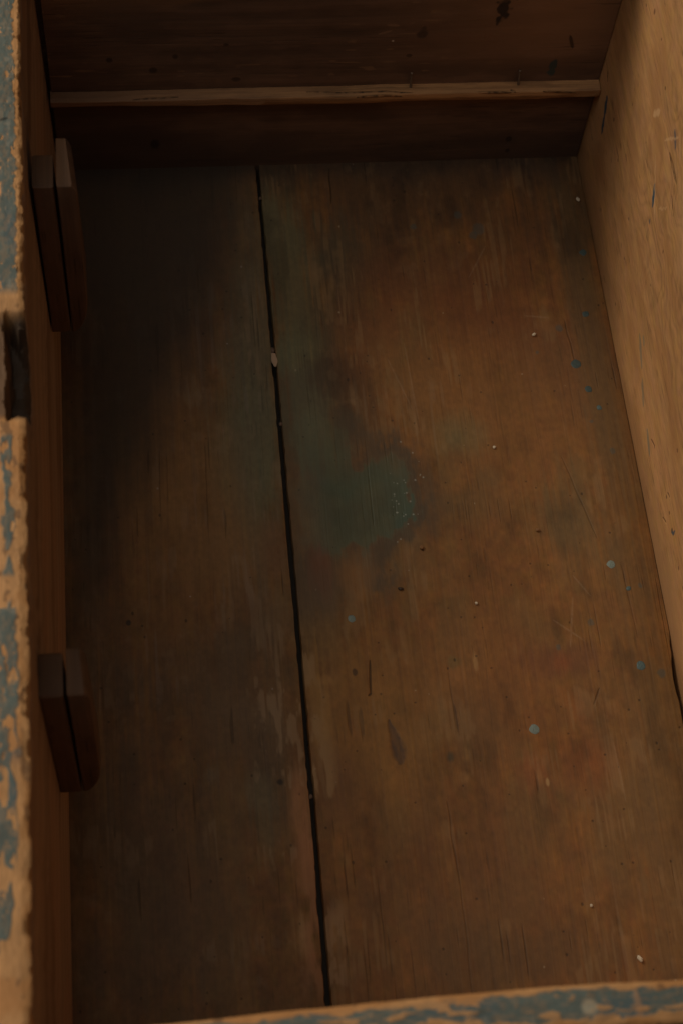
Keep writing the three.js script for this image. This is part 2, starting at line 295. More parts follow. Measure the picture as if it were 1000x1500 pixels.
const farWall = (x, y, c) => {
  const g = grain(x, y, 500, 38, 2.4), m = fbm(x * 6, y * 12, 501, 4), b = fbm(x * 16, y * 40, 502, 4);
  c[0] = 0.15; c[1] = 0.088; c[2] = 0.06;
  const fx = noise(x * 16, y * 700, 511) * 0.5 + noise(x * 40, y * 1300, 512) * 0.5 - 0.5, md = fbm(x * 50, y * 110, 513, 4) - 0.5;
  mul(c, 0.72 + 0.36 * g + 0.4 * (m - 0.5) + 0.4 * md + 0.3 * fx);
  mix(c, [0.085, 0.05, 0.036], 0.6 * smooth(0.48, 0.66, b));
  mix(c, [0.36, 0.18, 0.08], 0.6 * smooth(0.16, 0.26, y + (m - 0.5) * 0.12) * smooth(0.42, 0.62, fbm(x * 8, y * 30, 503, 4)));
  mix(c, [0.36, 0.19, 0.1], 0.55 * smooth(0.16, 0.38, x) * smooth(0.11, 0.16, y));  // paler to the right: the light on the wall, painted in
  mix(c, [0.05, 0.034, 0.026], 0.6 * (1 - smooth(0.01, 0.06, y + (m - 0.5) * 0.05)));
  mix(c, [0.05, 0.03, 0.022], 0.5 * smooth(0.17, -0.05, x + 0.2 * (m - 0.5)) * smooth(0.115, 0.1, y));  // shade at the lower left, painted into the colour
  const sc = smooth(0.11, 0.13, y) * smooth(0.84, 0.92, noise(x * 60, y * 320, 514)) * smooth(0.5, 0.65, noise(x * 9, y * 16, 515)); mix(c, [0.34, 0.2, 0.11], 0.4 * sc);
  mul(c, 1 - 0.4 * pore(x, y, 504));
  const dk = specks(x, y, 45, 505, 0.95, 0.25); mul(c, 1 - 0.6 * dk);
  let h = 0.7 + 0.12 * g - 0.1 * pore(x, y, 504);
  const e1 = Math.hypot((x - 0.311) / 0.006, (y - 0.2) / 0.017) + (noise(x * 260, y * 260, 506) - 0.5) * 1.1; mix(c, [0.018, 0.014, 0.013], 0.9 * (1 - smooth(0.7, 1.15, e1)));
  const e2 = Math.hypot((x - 0.3665) / 0.004, (y - 0.126) / 0.011) + (noise(x * 260, y * 260, 507) - 0.5) * 0.8; mix(c, [0.03, 0.06, 0.065], 0.85 * (1 - smooth(0.7, 1.1, e2)));
  const e3 = Math.hypot((x - 0.244) / 0.006, (y - 0.173) / 0.006) + (noise(x * 200, y * 200, 508) - 0.5); mix(c, [0.04, 0.025, 0.02], 0.7 * (1 - smooth(0.6, 1.1, e3)));
  const e4 = Math.hypot((x - 0.009) / 0.004, (y - 0.133) / 0.004); mix(c, [0.03, 0.02, 0.015], 0.8 * (1 - smooth(0.6, 1.2, e4)));
  const s1 = stroke(x, y, 0.376, 0.165, 0.381, 0.15, 0.0016); mul(c, 1 - 0.7 * s1); h -= 0.3 * s1;
  const s2 = Math.max(stroke(x, y, 0.212, 0.183, 0.222, 0.182, 0.0015), stroke(x, y, 0.205, 0.172, 0.216, 0.176, 0.0012)); mix(c, [0.34, 0.2, 0.12], 0.5 * s2);
  mix(c, [0.6, 0.55, 0.48], 0.9 * (1 - smooth(0.0006, 0.0014, Math.hypot(x - 0.2182, y - 0.1634))));
  return h;
};
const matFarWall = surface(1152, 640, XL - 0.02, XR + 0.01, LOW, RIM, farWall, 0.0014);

// the left side board: u in [0,.12] outer face, [.12,.5] rim, [.5,1] inner face; v along the board
const Z0 = -0.183, Z1 = -1.093;
const BITE0 = -0.683, BITE1 = -0.592;
const biteAt = (z, ed = 0.0128) => { const z0 = BITE0 + 0.026 * (1 - clamp(ed / 0.0128)) ** 1.2; const z1 = BITE1 - 0.007 * clamp(1 - Math.abs(ed - 0.005) / 0.0075) + 0.005 * (noise(ed * 260, 1, 958) - 0.5); return smooth(z0, z0 + 0.012, z) * (1 - smooth(z1 - 0.012, z1, z)); };
const paintBlue = (a, b, c, s) => {                                  // a across, b along the rim
  const n = fbm(a * 90, b * 60, s, 4), f = noise(a * 900, b * 900, s + 3);
  c[0] = 0.092; c[1] = 0.127; c[2] = 0.122;
  mul(c, 0.72 + 0.5 * n + 0.14 * (f - 0.5));
  mix(c, [0.06, 0.108, 0.132], 0.6 * smooth(0.55, 0.7, fbm(a * 60, b * 30, s + 5, 3)));
  mix(c, [0.26, 0.24, 0.2], 0.5 * smooth(0.7, 0.82, fbm(a * 120, b * 100, s + 6, 3)));
  mix(c, [0.1, 0.09, 0.07], 0.6 * smooth(0.68, 0.8, fbm(a * 140, b * 80, s + 7, 3)));
};
const bareEdge = (a, b, c, s) => {
  const n = fbm(a * 120, b * 70, s, 4), fine = noise(a * 1400, b * 220, s + 2);
  c[0] = 0.58; c[1] = 0.3; c[2] = 0.12;
  mul(c, 0.72 + 0.36 * n + 0.26 * (fine - 0.5));
  mix(c, [0.44, 0.19, 0.055], 0.6 * smooth(0.5, 0.68, fbm(a * 70, b * 40, s + 4, 3)));
  mix(c, [0.16, 0.08, 0.035], 0.7 * smooth(0.68, 0.78, fbm(a * 160, b * 120, s + 5, 3)));
};
const tmp = [0, 0, 0, 0];
const leftBoard = (u, v, c) => {
  const z = Z0 + (Z1 - Z0) * v;
  let h = 0.6;
  if (u < 0.12) { paintBlue(u * 2, z, c, 600); return h; }
  if (u < 0.5) {
    const s = (u - 0.12) / 0.38 * 0.030;                             // metres over the rim from its outer edge; the inner corner is at 0.026
    const inn = 0.026 - s, jag = (fbm(z * 90, 3.3, 610, 4) - 0.5), jag2 = fbm(z * 260, s * 200, 611, 3) - 0.5;
    bareEdge(s, z, c, 612);
    const edge = 0.0052 + 0.006 * jag + 0.004 * jag2;
    const patch = fbm(s * 190, z * 70, 613, 4), broad = fbm(s * 90 + 3, z * 38, 614, 3), wv = 0.004 * (fbm(z * 46, 8, 615, 3) - 0.5) * 2;
    let p = smooth(edge - 0.0007, edge + 0.0007, inn);
    if (z < -0.6) p *= 1 - smooth(0.73, 0.75, patch);
    else {                                                         // rubbed down to a broken strip on this side of the mortise
      const lo = z < -0.5 ? 0.009 : z < -0.46 ? 0.0105 : 0.0068, hi = z < -0.5 ? 0.0158 : z < -0.46 ? 0.0142 : 0.021;
      p = smooth(lo - 0.0008, lo + 0.0008, inn + wv + 0.003 * jag2) * (1 - smooth(hi - 0.0008, hi + 0.0008, inn - wv + 0.003 * jag2));
      p *= 1 - smooth(0.6, 0.63, patch);
      p *= 1 - smooth(-0.375, -0.355, z) * smooth(0.47, 0.5, broad) ;
      p *= 1 - smooth(-0.485, -0.48, z) * (1 - smooth(-0.468, -0.462, z));
    }
    p *= 0.8 + 0.16 * smooth(0.35, 0.55, fbm(s * 500, z * 260, 616, 3));
    p *= 1 - 0.6 * smooth(0.76, 0.82, fbm(s * 500, z * 300, 617, 2)) * smooth(0.4, 0.6, fbm(s * 60, z * 30, 618, 2));
    p *= 1 - smooth(-0.7, -0.69, z) * (1 - smooth(-0.585, -0.58, z));
    paintBlue(s, z, tmp, 620); mix(c, tmp, p);
    h = 0.5 + 0.25 * p + 0.3 * (fbm(s * 400, z * 200, 625, 3) - 0.5);
    const b = biteAt(z); if (b > 0) mix(c, inn < 0.0122 + 0.001 * jag ? [0.02, 0.013, 0.01] : [0.13, 0.068, 0.034], 0.93 * b);      // shade inside the mortise, painted into its colour
    const kn = stroke(s, z, 0.011, -0.843, 0.016, -0.845, 0.0012) ; mul(c, 1 - 0.7 * kn); h -= 0.2 * kn;
    return h;
  }
  const y = RIM - (u - 0.5) / 0.5 * (RIM - LOW), g = grain(z, y, 630, 30, 1.8), m = fbm(z * 6, y * 10, 631, 4);
  c[0] = 0.46; c[1] = 0.31; c[2] = 0.21;
  mul(c, 0.75 + 0.35 * g + 0.3 * (m - 0.5));
  mix(c, [0.2, 0.1, 0.05], 0.5 * smooth(0.5, 0.7, fbm(z * 4, y * 30, 632, 4)));
  mix(c, [0.48, 0.28, 0.17], 0.5 * smooth(0.52, 0.7, fbm(z * 8, y * 16, 633, 3)));
  return 0.6 + 0.15 * g;
};
const matLeftBoard = surface(800, 1600, 0, 1, 0, 1, leftBoard, 0.0012);

const frontRim = (x, s, c) => {                                      // s metres from the inner edge of the rim
  const jag = fbm(x * 60, 1.1, 710, 4) - 0.5, jag2 = fbm(x * 220, s * 260, 711, 3) - 0.5;
  bareEdge(s, x, c, 712);
  const e0 = 0.0042 + 0.005 * jag + 0.003 * jag2, e1 = 0.0165 + 0.012 * (fbm(x * 36, 5, 713, 4) - 0.5) + 0.005 * jag2;
  let p = smooth(e0 - 0.0008, e0 + 0.0008, s) * (1 - smooth(e1 - 0.0008, e1 + 0.0008, s));
  p *= 1 - 0.8 * smooth(0.62, 0.68, fbm(x * 70, s * 200, 714, 4));
  const e = Math.hypot(x - 0.222, (s - 0.0125) * 1.2); mix(c, c, 0);
  paintBlue(s, x, tmp, 720); mix(tmp, [0.4, 0.36, 0.27], 0.85 * (1 - smooth(0.003, 0.006, e)));
  const crack = stroke(x, s, 0.249, 0.004, 0.2505, 0.026, 0.002); mix(tmp, [0.33, 0.2, 0.12], 0.8 * crack);
  p *= 0.8 + 0.16 * smooth(0.35, 0.55, fbm(s * 500, x * 260, 716, 3)); p *= 1 - 0.6 * smooth(0.78, 0.84, fbm(s * 500, x * 300, 717, 2));
  if (s > 0.0262) { paintBlue(0.3, x, c, 720); return 0.6; }
  mix(c, tmp, p);
  return 0.5 + 0.3 * p + 0.25 * (fbm(s * 400, x * 200, 725, 3) - 0.5) - 0.1 * crack;
};
const matFrontBoard = surface(1280, 128, -0.115, 0.445, -0.004, 0.034, frontRim, 0.0012);

function plainWood(base, dark, s, f = 1, w = 256, h = 512) {            // u across, v along the grain, 1 unit = 0.5 m
  return surface(w, h, 0, 0.25, 0, 0.5, (a, l, c) => {
    const g = grain(l, a, s, 60 * f, 1.6), m = fbm(l * 9, a * 20, s + 1, 4);
    c[0] = base[0]; c[1] = base[1]; c[2] = base[2];
    mul(c, 0.74 + 0.36 * g + 0.4 * (m - 0.5) + 0.3 * (fbm(l * 60, a * 160, s + 8, 3) - 0.5) + 0.25 * (noise(l * 20, a * 900, s + 9) - 0.5));
    mix(c, dark, 0.6 * smooth(0.52, 0.7, fbm(l * 14, a * 60, s + 2, 4)));
    mul(c, 1 - 0.5 * pore(l, a, s + 3));
    return 0.6 + 0.15 * g - 0.15 * pore(l, a, s + 3);
  }, 0.001);
}
const matRail = surface(192, 1408, 0, 0.06, 0, 0.55, (a, l, c) => {      // a around the rail, l along it from its left end
  const g = grain(l, a, 800, 70, 1.6), m = fbm(l * 12, a * 40, 801, 4), md = fbm(l * 70, a * 260, 802, 4) - 0.5, fx = noise(l * 18, a * 1100, 803) - 0.5;
  c[0] = 0.4; c[1] = 0.21; c[2] = 0.09;
  mul(c, 0.74 + 0.3 * g + 0.45 * (m - 0.5) + 0.4 * md + 0.35 * fx);
  mix(c, [0.17, 0.09, 0.055], 0.85 * (1 - smooth(0.02, 0.3, l + 0.16 * (m - 0.5))));  // left end darkened: the side board's shadow painted in
  mix(c, [0.2, 0.1, 0.045], 0.55 * smooth(0.52, 0.66, fbm(l * 20, a * 90, 804, 4)));
  const ck = Math.max(stroke(l, a, 0.245, 0.0175, 0.34, 0.0215, 0.0008), stroke(l, a, 0.09, 0.019, 0.13, 0.018, 0.0009), stroke(l, a, 0.4, 0.0225, 0.43, 0.024, 0.0011), stroke(l, a, 0.29, 0.0245, 0.33, 0.025, 0.0013), stroke(l, a, 0.46, 0.0235, 0.49, 0.0245, 0.0012), stroke(l, a, 0.43, 0.021, 0.434, 0.024, 0.001));
  mul(c, 1 - 0.75 * ck * noise(l * 400, a * 400, 805) * 1.3);
  return 0.62 + 0.14 * g + 0.2 * fx - 0.5 * ck;
}, 0.0012);
const matCleat = plainWood([0.22, 0.125, 0.07], [0.12, 0.068, 0.042], 820); matCleat.vertexColors = true;   // vertex colours tint the upper end grain warmer
const matNail = new THREE.MeshStandardMaterial({ color: new THREE.Color(0.2, 0.15, 0.11), roughness: 0.8, metalness: 0.5 });
const matDrop = [[0.19, 0.24, 0.22], [0.075, 0.12, 0.125], [0.05, 0.08, 0.08]].map((k, i) => surface(64, 64, 0, 1, 0, 1, (a, b, c) => { const n = fbm(a * 9, b * 9, 860 + i, 3), f = noise(a * 30, b * 30, 864 + i); for (let q = 0; q < 3; q++) c[q] = k[q] * (0.75 + 0.4 * n + 0.2 * (f - 0.5)); if (f > 0.8) mul(c, 0.8); c[3] = 0.6; return n; }, 0.0004));
const matCrumb = new THREE.MeshStandardMaterial({ color: new THREE.Color(0.6, 0.52, 0.4), roughness: 0.9 });
const matCrumbDark = new THREE.MeshStandardMaterial({ color: new THREE.Color(0.22, 0.11, 0.045), roughness: 0.85 });
const matSeed = new THREE.MeshStandardMaterial({ color: new THREE.Color(0.035, 0.018, 0.01), roughness: 0.6 });
const matChip = plainWood([0.5, 0.37, 0.27], [0.4, 0.28, 0.19], 880, 3, 64, 128);
const matChipDark = plainWood([0.16, 0.1, 0.07], [0.1, 0.06, 0.04], 890, 3, 64, 128);

// ---------------------------------------------------------------- geometry helpers
const shade = (m) => { m.castShadow = m.receiveShadow = true; return m; };
function part(name, geo, mat, parent, label) { const m = shade(new THREE.Mesh(geo, mat)); m.name = name; if (label) m.userData.label = label; parent.add(m); return m; }
function tag(o, label, category, group) { o.userData.label = label; o.userData.category = category; if (group) o.userData.group = group; return o; }
// loft: rows of points (closed loops) and uv; stitched into a closed skin with capped ends
function loft(rows, uvs, crease = 0.7) {
  const n = rows[0].length, P = [], T = [];
  const quad = (a, b, c, d, ta, tb, tc, td) => { P.push(...a, ...b, ...c, ...a, ...c, ...d); T.push(...ta, ...tb, ...tc, ...ta, ...tc, ...td); };
  for (let i = 0; i + 1 < rows.length; i++) for (let j = 0; j < n - 1; j++) quad(rows[i][j], rows[i][j + 1], rows[i + 1][j + 1], rows[i + 1][j], uvs[i][j], uvs[i][j + 1], uvs[i + 1][j + 1], uvs[i + 1][j]);
  for (const [r, t, flip] of [[rows[0], uvs[0], true], [rows.at(-1), uvs.at(-1), false]]) {
    const c = [0, 1, 2].map((k) => r.slice(0, -1).reduce((s, p) => s + p[k], 0) / (n - 1)), tc = [0, 1].map((k) => t.reduce((s, p) => s + p[k], 0) / n);
    for (let j = 0; j < n - 1; j++) { const a = r[j], b = r[j + 1]; if (flip) { P.push(...b, ...a, ...c); T.push(...t[j + 1], ...t[j], ...tc); } else { P.push(...a, ...b, ...c); T.push(...t[j], ...t[j + 1], ...tc); } }
  }
  const g = new THREE.BufferGeometry();
  g.setAttribute('position', new THREE.Float32BufferAttribute(P, 3)); g.setAttribute('uv', new THREE.Float32BufferAttribute(T, 2));
  return toCreasedNormals(g, crease);
}
// a board lying along z between two edge curves x0(z), x1(z), its upper edges eased
function plankZ(x0, x1, z0, z1, top, bottom, steps, uv) {
  const rows = [], uvs = [];
  for (let i = 0; i <= steps; i++) {
    const z = z0 + (z1 - z0) * i / steps, a = x0(z), b = x1(z), e = 0.0009 + 0.0008 * noise(z * 70, a * 50, 900);
    const loop = [[a, bottom], [a, top - e], [a + 0.3 * e, top - 0.3 * e], [a + e, top]];
    for (let k = 1; k < 8; k++) loop.push([a + e + (b - a - 2 * e) * k / 8, top]);
    loop.push([b - e, top], [b - 0.3 * e, top - 0.3 * e], [b, top - e], [b, bottom], [a, bottom]);
    rows.push(loop.map(([x, y]) => [x, y, z])); uvs.push(loop.map(([x]) => uv(x, z)));
  }
  return loft(rows, uvs);
}
// box with eased edges and uv in half metres, grain along the given axis
function eased(w, h, d, e, axis = 0) {
  const s = new THREE.Shape(); s.moveTo(-w / 2 + e, -h / 2 + e); s.lineTo(w / 2 - e, -h / 2 + e); s.lineTo(w / 2 - e, h / 2 - e); s.lineTo(-w / 2 + e, h / 2 - e); s.closePath();
  const g = new THREE.ExtrudeGeometry(s, { depth: d - 2 * e, bevelThickness: e, bevelSize: e, bevelSegments: 2 }); g.translate(0, 0, -d / 2 + e);
  return woodUV(g, axis);
}
function woodUV(g, axis, off = 0) {
  const p = g.attributes.position, nn = g.attributes.normal, t = new Float32Array(p.count * 2);
  for (let i = 0; i < p.count; i++) {
    const v = [p.getX(i), p.getY(i), p.getZ(i)], n = [Math.abs(nn.getX(i)), Math.abs(nn.getY(i)), Math.abs(nn.getZ(i))];
    const others = [0, 1, 2].filter((k) => k !== axis), drop = n[others[0]] > n[others[1]] ? others[1] : others[0];
    t[2 * i] = (v[drop] + 0.06 + off) / 0.25; t[2 * i + 1] = (v[axis] + 0.3 + off) / 0.62;
  }
  g.setAttribute('uv', new THREE.BufferAttribute(t, 2)); return g;
}

// ---------------------------------------------------------------- the ground under the chest
{
  const g = new THREE.PlaneGeometry(7, 7); g.rotateX(-Math.PI / 2);
  const ground = shade(new THREE.Mesh(g, new THREE.MeshStandardMaterial({ color: new THREE.Color(0.06, 0.05, 0.042), roughness: 0.95 })));
  ground.name = 'ground'; ground.position.set(0.16, LOW - 0.0007, -0.64); ground.userData.kind = 'structure'; scene.add(ground);
}

// ---------------------------------------------------------------- the chest
const chest = new THREE.Group(); chest.name = 'wooden_chest'; chest.position.set(0, 0, 0); scene.add(chest);
tag(chest, 'old open wooden chest with worn blue painted rims, seen from above into its stained inside', 'chest');

// bottom boards with the open joint between them
const gapL = (z) => 0.1021 + 0.0008 * (noise(z * 9, 0, 910) - 0.5) - 0.0012 * smooth(-0.45, -0.25, z) + 0.0008 * (fbm(z * 60, 0, 911, 4) - 0.5) - 0.0006 * smooth(0.7, 0.85, noise(z * 120, 5, 917));
const gapR = (z) => 0.1062 + 0.0007 * (noise(z * 8, 0, 912) - 0.5) - 0.0009 * smooth(-0.8, -1.05, z) + 0.0008 * (fbm(z * 70, 0, 913, 4) - 0.5) + 0.0006 * smooth(0.72, 0.85, noise(z * 110, 5, 918));
const rightEdge = (z) => XR - 0.0005 - smooth(-0.565, -0.53, z) * (0.0035 + 0.0035 * (noise(z * 90, 1, 914) - 0.35));
const fz0 = ZN - 0.0005, fz1 = ZF - 0.002;
const floorL = part('floor_board', plankZ(() => XL - 0.002, gapL, fz0, fz1, 0, -0.018, 420, (x, z) => [(x + 0.09) / 0.198, (ZN + 0.01 - z) / (ZN - ZF + 0.02)]), matLeftFloor, chest, 'narrower stained bottom board with shade painted in its far corner');
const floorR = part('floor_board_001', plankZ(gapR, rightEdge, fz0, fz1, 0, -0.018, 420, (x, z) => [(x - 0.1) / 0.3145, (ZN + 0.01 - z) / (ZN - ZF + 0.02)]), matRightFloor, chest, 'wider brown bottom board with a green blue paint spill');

// drops of dried paint on the wider board
function dropGeo(r, seed, flat = 0.0006) {
  const g = new THREE.SphereGeometry(r, 20, 8, 0, Math.PI * 2, 0, Math.PI / 2), p = g.attributes.position, t = g.attributes.uv;
  for (let i = 0; i < p.count; i++) {
    const a = Math.atan2(p.getZ(i), p.getX(i)), k = 1 + 0.34 * (noise(Math.cos(a) * 1.6 + 3, Math.sin(a) * 1.6 + 3, seed) - 0.5) + 0.05 * (noise(Math.cos(a) * 5, Math.sin(a) * 5, seed + 1) - 0.5);
    t.setXY(i, 0.5 + p.getX(i) / r * 0.45, 0.5 + p.getZ(i) / r * 0.45);
    const q = Math.hypot(p.getX(i), p.getZ(i)) / r; p.setXYZ(i, p.getX(i) * k, flat * Math.sqrt(Math.max(0, 1 - q ** 4)), p.getZ(i) * k);
  }
  g.computeVertexNormals(); return g;
}
[[0.1496, -0.5911, 0.0033, 0], [0.2876, -0.4849, 0.0042, 0], [0.3743, -0.6282, 0.0037, 0], [0.3857, -0.605, 0.0022, 1], [0.3841, -0.5345, 0.0041, 1], [0.3756, -0.8308, 0.0044, 2], [0.3826, -0.8036, 0.0034, 2], [0.3894, -0.7838, 0.0024, 1], [0.3929, -0.8845, 0.0032, 2], [0.4012, -0.9538, 0.0036, 2]].forEach(([x, z, r, k], i) => {
  const m = part(i ? `paint_drop_${String(i).padStart(3, '0')}` : 'paint_drop', dropGeo(r, 930 + i * 5), matDrop[k], floorR); m.position.set(x, -0.0001, z);
});

// right side board
const boxUV = (g, uv) => { const p = g.attributes.position, t = new Float32Array(p.count * 2); for (let i = 0; i < p.count; i++) { const q = uv(p.getX(i), p.getY(i), p.getZ(i)); t[2 * i] = q[0]; t[2 * i + 1] = q[1]; } g.setAttribute('uv', new THREE.BufferAttribute(t, 2)); return g; };
{
  const g = new THREE.BoxGeometry(0.026, RIM - 0.0045 - LOW, 0.91, 3, 30, 90); g.translate(XR + 0.013, (RIM - 0.0045 + LOW) / 2, -0.638);
  const p = g.attributes.position;
  for (let i = 0; i < p.count; i++) if (p.getX(i) < XR + 0.004) p.setX(i, p.getX(i) + 0.0012 * (fbm(p.getZ(i) * 5, p.getY(i) * 5, 920, 3) - 0.5) * smooth(0, 0.06, p.getY(i)));
  g.computeVertexNormals();
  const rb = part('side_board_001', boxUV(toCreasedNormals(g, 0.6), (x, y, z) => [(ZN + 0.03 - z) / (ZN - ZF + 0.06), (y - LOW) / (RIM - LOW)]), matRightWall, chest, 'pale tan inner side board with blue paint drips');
  const e = eased(0.0262, 0.0044, 0.9104, 0.0012); e.translate(XR + 0.013, RIM - 0.0022, -0.638);
  part('board_edge', boxUV(e, (x, y, z) => [(-z - 0.18) / 0.92 , (x - XR + 0.003) / 0.038]), matFrontBoard, rb);
}
// far end board
{
  const g = new THREE.BoxGeometry(XR - XL - 0.0028 - 0.0006, RIM - LOW, 0.024, 60, 20, 1); g.translate((XL + 0.0024 + XR) / 2 - 0.0004, (RIM + LOW) / 2, ZF - 0.012);
  const tongue = new THREE.BoxGeometry(0.02, RIM - LOW - 0.004, 0.012); tongue.translate(XL - 0.0005, (RIM + LOW) / 2, ZF - 0.0165);   // let into the side board behind the open joint
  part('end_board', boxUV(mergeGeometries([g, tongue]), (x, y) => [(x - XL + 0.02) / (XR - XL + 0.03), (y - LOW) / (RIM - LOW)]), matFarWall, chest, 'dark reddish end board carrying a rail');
}
// rail along the end board, its nails standing proud behind it
{
  const rows = [], uvs = [];
  for (let i = 0; i <= 70; i++) {
    const x = XL + 0.0015 + (XR - XL - 0.0025) * i / 70, n1 = (noise(x * 28, 0, 940) - 0.5), n2 = (noise(x * 110, 0, 941) - 0.5), n3 = noise(x * 40, 2, 942) - 0.5;
    const top = 0.1078 + 0.0008 * n1 + 0.0005 * n2, fr = ZF + 0.0125 + 0.0012 * n3, bt = 0.0985 + 0.0014 * (noise(x * 20, 7, 943) - 0.5) + 0.0025 * (1 - smooth(-0.08, 0.1, x)), e = 0.0012;
    const loop = [[bt, ZF - 0.0015], [top, ZF - 0.0015], [top + 0.0004, (ZF + fr) / 2], [top - 0.0002, fr - e], [top - 0.3 * e, fr - 0.3 * e], [top - e, fr], [bt + e, fr], [bt + 0.3 * e, fr - 0.3 * e], [bt, fr - e], [bt, ZF - 0.0015]];
    rows.push(loop.map(([y, z]) => [x, y, z])); let s = 0; uvs.push(loop.map((q, k) => { if (k) s += Math.hypot(q[0] - loop[k - 1][0], q[1] - loop[k - 1][1]); return [s / 0.06, (x + 0.1) / 0.55]; }));
  }
  const rail = part('rail', loft(rows.reverse(), uvs.reverse()), matRail, chest);
  for (const [i, [x, lx]] of [[0.2387, 0.0008], [0.3374, 0.0015]].entries()) {
    const g = new THREE.CylinderGeometry(0.0006, 0.0013, 0.0185, 7, 3); g.rotateZ(lx * 40); g.rotateX(-0.05);
    const head = new THREE.CylinderGeometry(0.0011, 0.0009, 0.0012, 7); head.translate(-lx * 0.4, 0.0094, -0.0004);
    const n = part(i ? 'nail_001' : 'nail', mergeGeometries([g, head]), matNail, rail); n.position.set(x, 0.1155, ZF + 0.0036);
  }
}
// left side board with its worn blue rim and the mortise cut in it
{
  const rows = [], uvs = [], steps = 520, TH = 0.026;
  for (let i = 0; i <= steps; i++) {
    const z = Z0 + (Z1 - Z0) * i / steps, xi = lean(RIM, z), xo = xi - TH, b = biteAt(z), v = i / steps;
    const chip = 0.0045 * Math.max(0, fbm(z * 130, 0, 950, 4) - 0.4) * 3, wob = 0.0012 * (fbm(z * 22, 0, 951, 3) - 0.5) - 0.0014 * smooth(0.5, 0.75, fbm(z * 75, 2, 957, 3)), dip = 0.0018 * (fbm(z * 14, 4, 952, 3) - 0.5);
    const R = 0.0028 + chip, lip = 0.003 * b + 0.007 * b * fbm(z * 90, 0, 953, 3), deep = (0.0245 + 0.003 * (noise(z * 70, 0, 954) - 0.5)), inset = 0.0124 + 0.0034 * (fbm(z * 70, 3, 955, 3) - 0.5);
    const L = [[xo, LOW, 0], [xo, RIM - 0.002, 0.119], [xo + 0.001, RIM - 0.0006 + dip, 0.13]];
    const topY = (x) => { const s = (x - xo) / TH, ed = xi - x; let y = RIM + dip + 0.0006 * (fbm(x * 400, z * 160, 956, 3) - 0.5); const k = smooth(inset - 0.0016, inset + 0.0016, ed); return y - lip - deep * biteAt(z, ed) * (1 - k) - 0.0006 * s; };
    for (const t of [0.1, 0.2, 0.3, 0.38, 0.43, 0.46, 0.49, 0.52, 0.55, 0.58, 0.64, 0.72, 0.8]) { const x = xo + TH * t; L.push([x, topY(x), 0.12 + 0.38 * t * 0.867]); }
    const tY = topY(xi - R) , n = 5;
    for (let k = 0; k <= n; k++) { const a = Math.PI / 2 * k / n; L.push([xi + wob - R + R * Math.sin(a), tY - R + R * Math.cos(a), 0.12 + 0.38 * (0.867 * (1 - R / TH) + 0.133 * k / n + 0.867 * (R / TH) * k / n)]); }
    const yc = tY - R;
    for (let k = 1; k <= 14; k++) { const y = yc + (LOW - yc) * k / 14; L.push([lean(y, z) + wob * (1 - k / 14), y, 0.5 + 0.5 * (RIM - y) / (RIM - LOW)]); }
    L.push([xo, LOW, 1]);
    rows.push(L.map(([x, y]) => [x, y, z])); uvs.push(L.map(([, , u]) => [u, v]));
  }
  part('side_board', loft(rows, uvs, 0.8), matLeftBoard, chest, 'side board with chipped blue rim and a mortise cut in it');
}
// near end board, only its rim in view
{
  const rows = [], uvs = [], TH = 0.0245;
  for (let i = 0; i <= 300; i++) {
    const x = XL - 0.001 + (XR - XL + 0.0006) * i / 300, w = 0.0016 * (fbm(x * 18, 0, 960, 3) - 0.5), dip = 0.0016 * (fbm(x * 14, 5, 961, 3) - 0.5), R = 0.002 + 0.004 * Math.max(0, fbm(x * 90, 0, 962, 3) - 0.45), zi = ZN + w + 0.0034 * smooth(0.12, -0.05, x) - 0.0012 * smooth(0.1, 0.17, x) * smooth(0.27, 0.2, x), zo = ZN + TH + 0.002 * (fbm(x * 16, 3, 963, 3) - 0.5);
    const L = [[zi, LOW, -0.004], [zi, 0.2, -0.004], [zi, RIM - R + dip, -0.002]];
    for (let k = 1; k <= 4; k++) { const a = Math.PI / 2 * k / 4; L.push([zi + R - R * Math.cos(a), RIM + dip - R + R * Math.sin(a), R * k / 4]); }
    for (const t of [0.2, 0.35, 0.5, 0.65, 0.8]) L.push([zi + R + (zo - zi - 2 * R) * t, RIM + dip + 0.0008 * (fbm(x * 150, t * 4, 964, 3) - 0.5), R + (TH - 2 * R) * t]);
    for (let k = 0; k <= 4; k++) { const a = Math.PI / 2 * k / 4; L.push([zo - R + R * Math.sin(a), RIM + dip - R + R * Math.cos(a), TH - R + R * k / 4]); }
    L.push([zo, RIM - R - 0.004, 0.028], [zo, LOW, 0.033], [zi, LOW, 0.034]);
    rows.push(L.map(([z, y]) => [x, y, z])); uvs.push(L.map(([, , s]) => [(x + 0.115) / 0.56, (s + 0.004) / 0.038]));
  }
  part('end_board_001', loft(rows.reverse(), uvs.reverse(), 0.8), matFrontBoard, chest, 'near end board with worn blue rim');
}
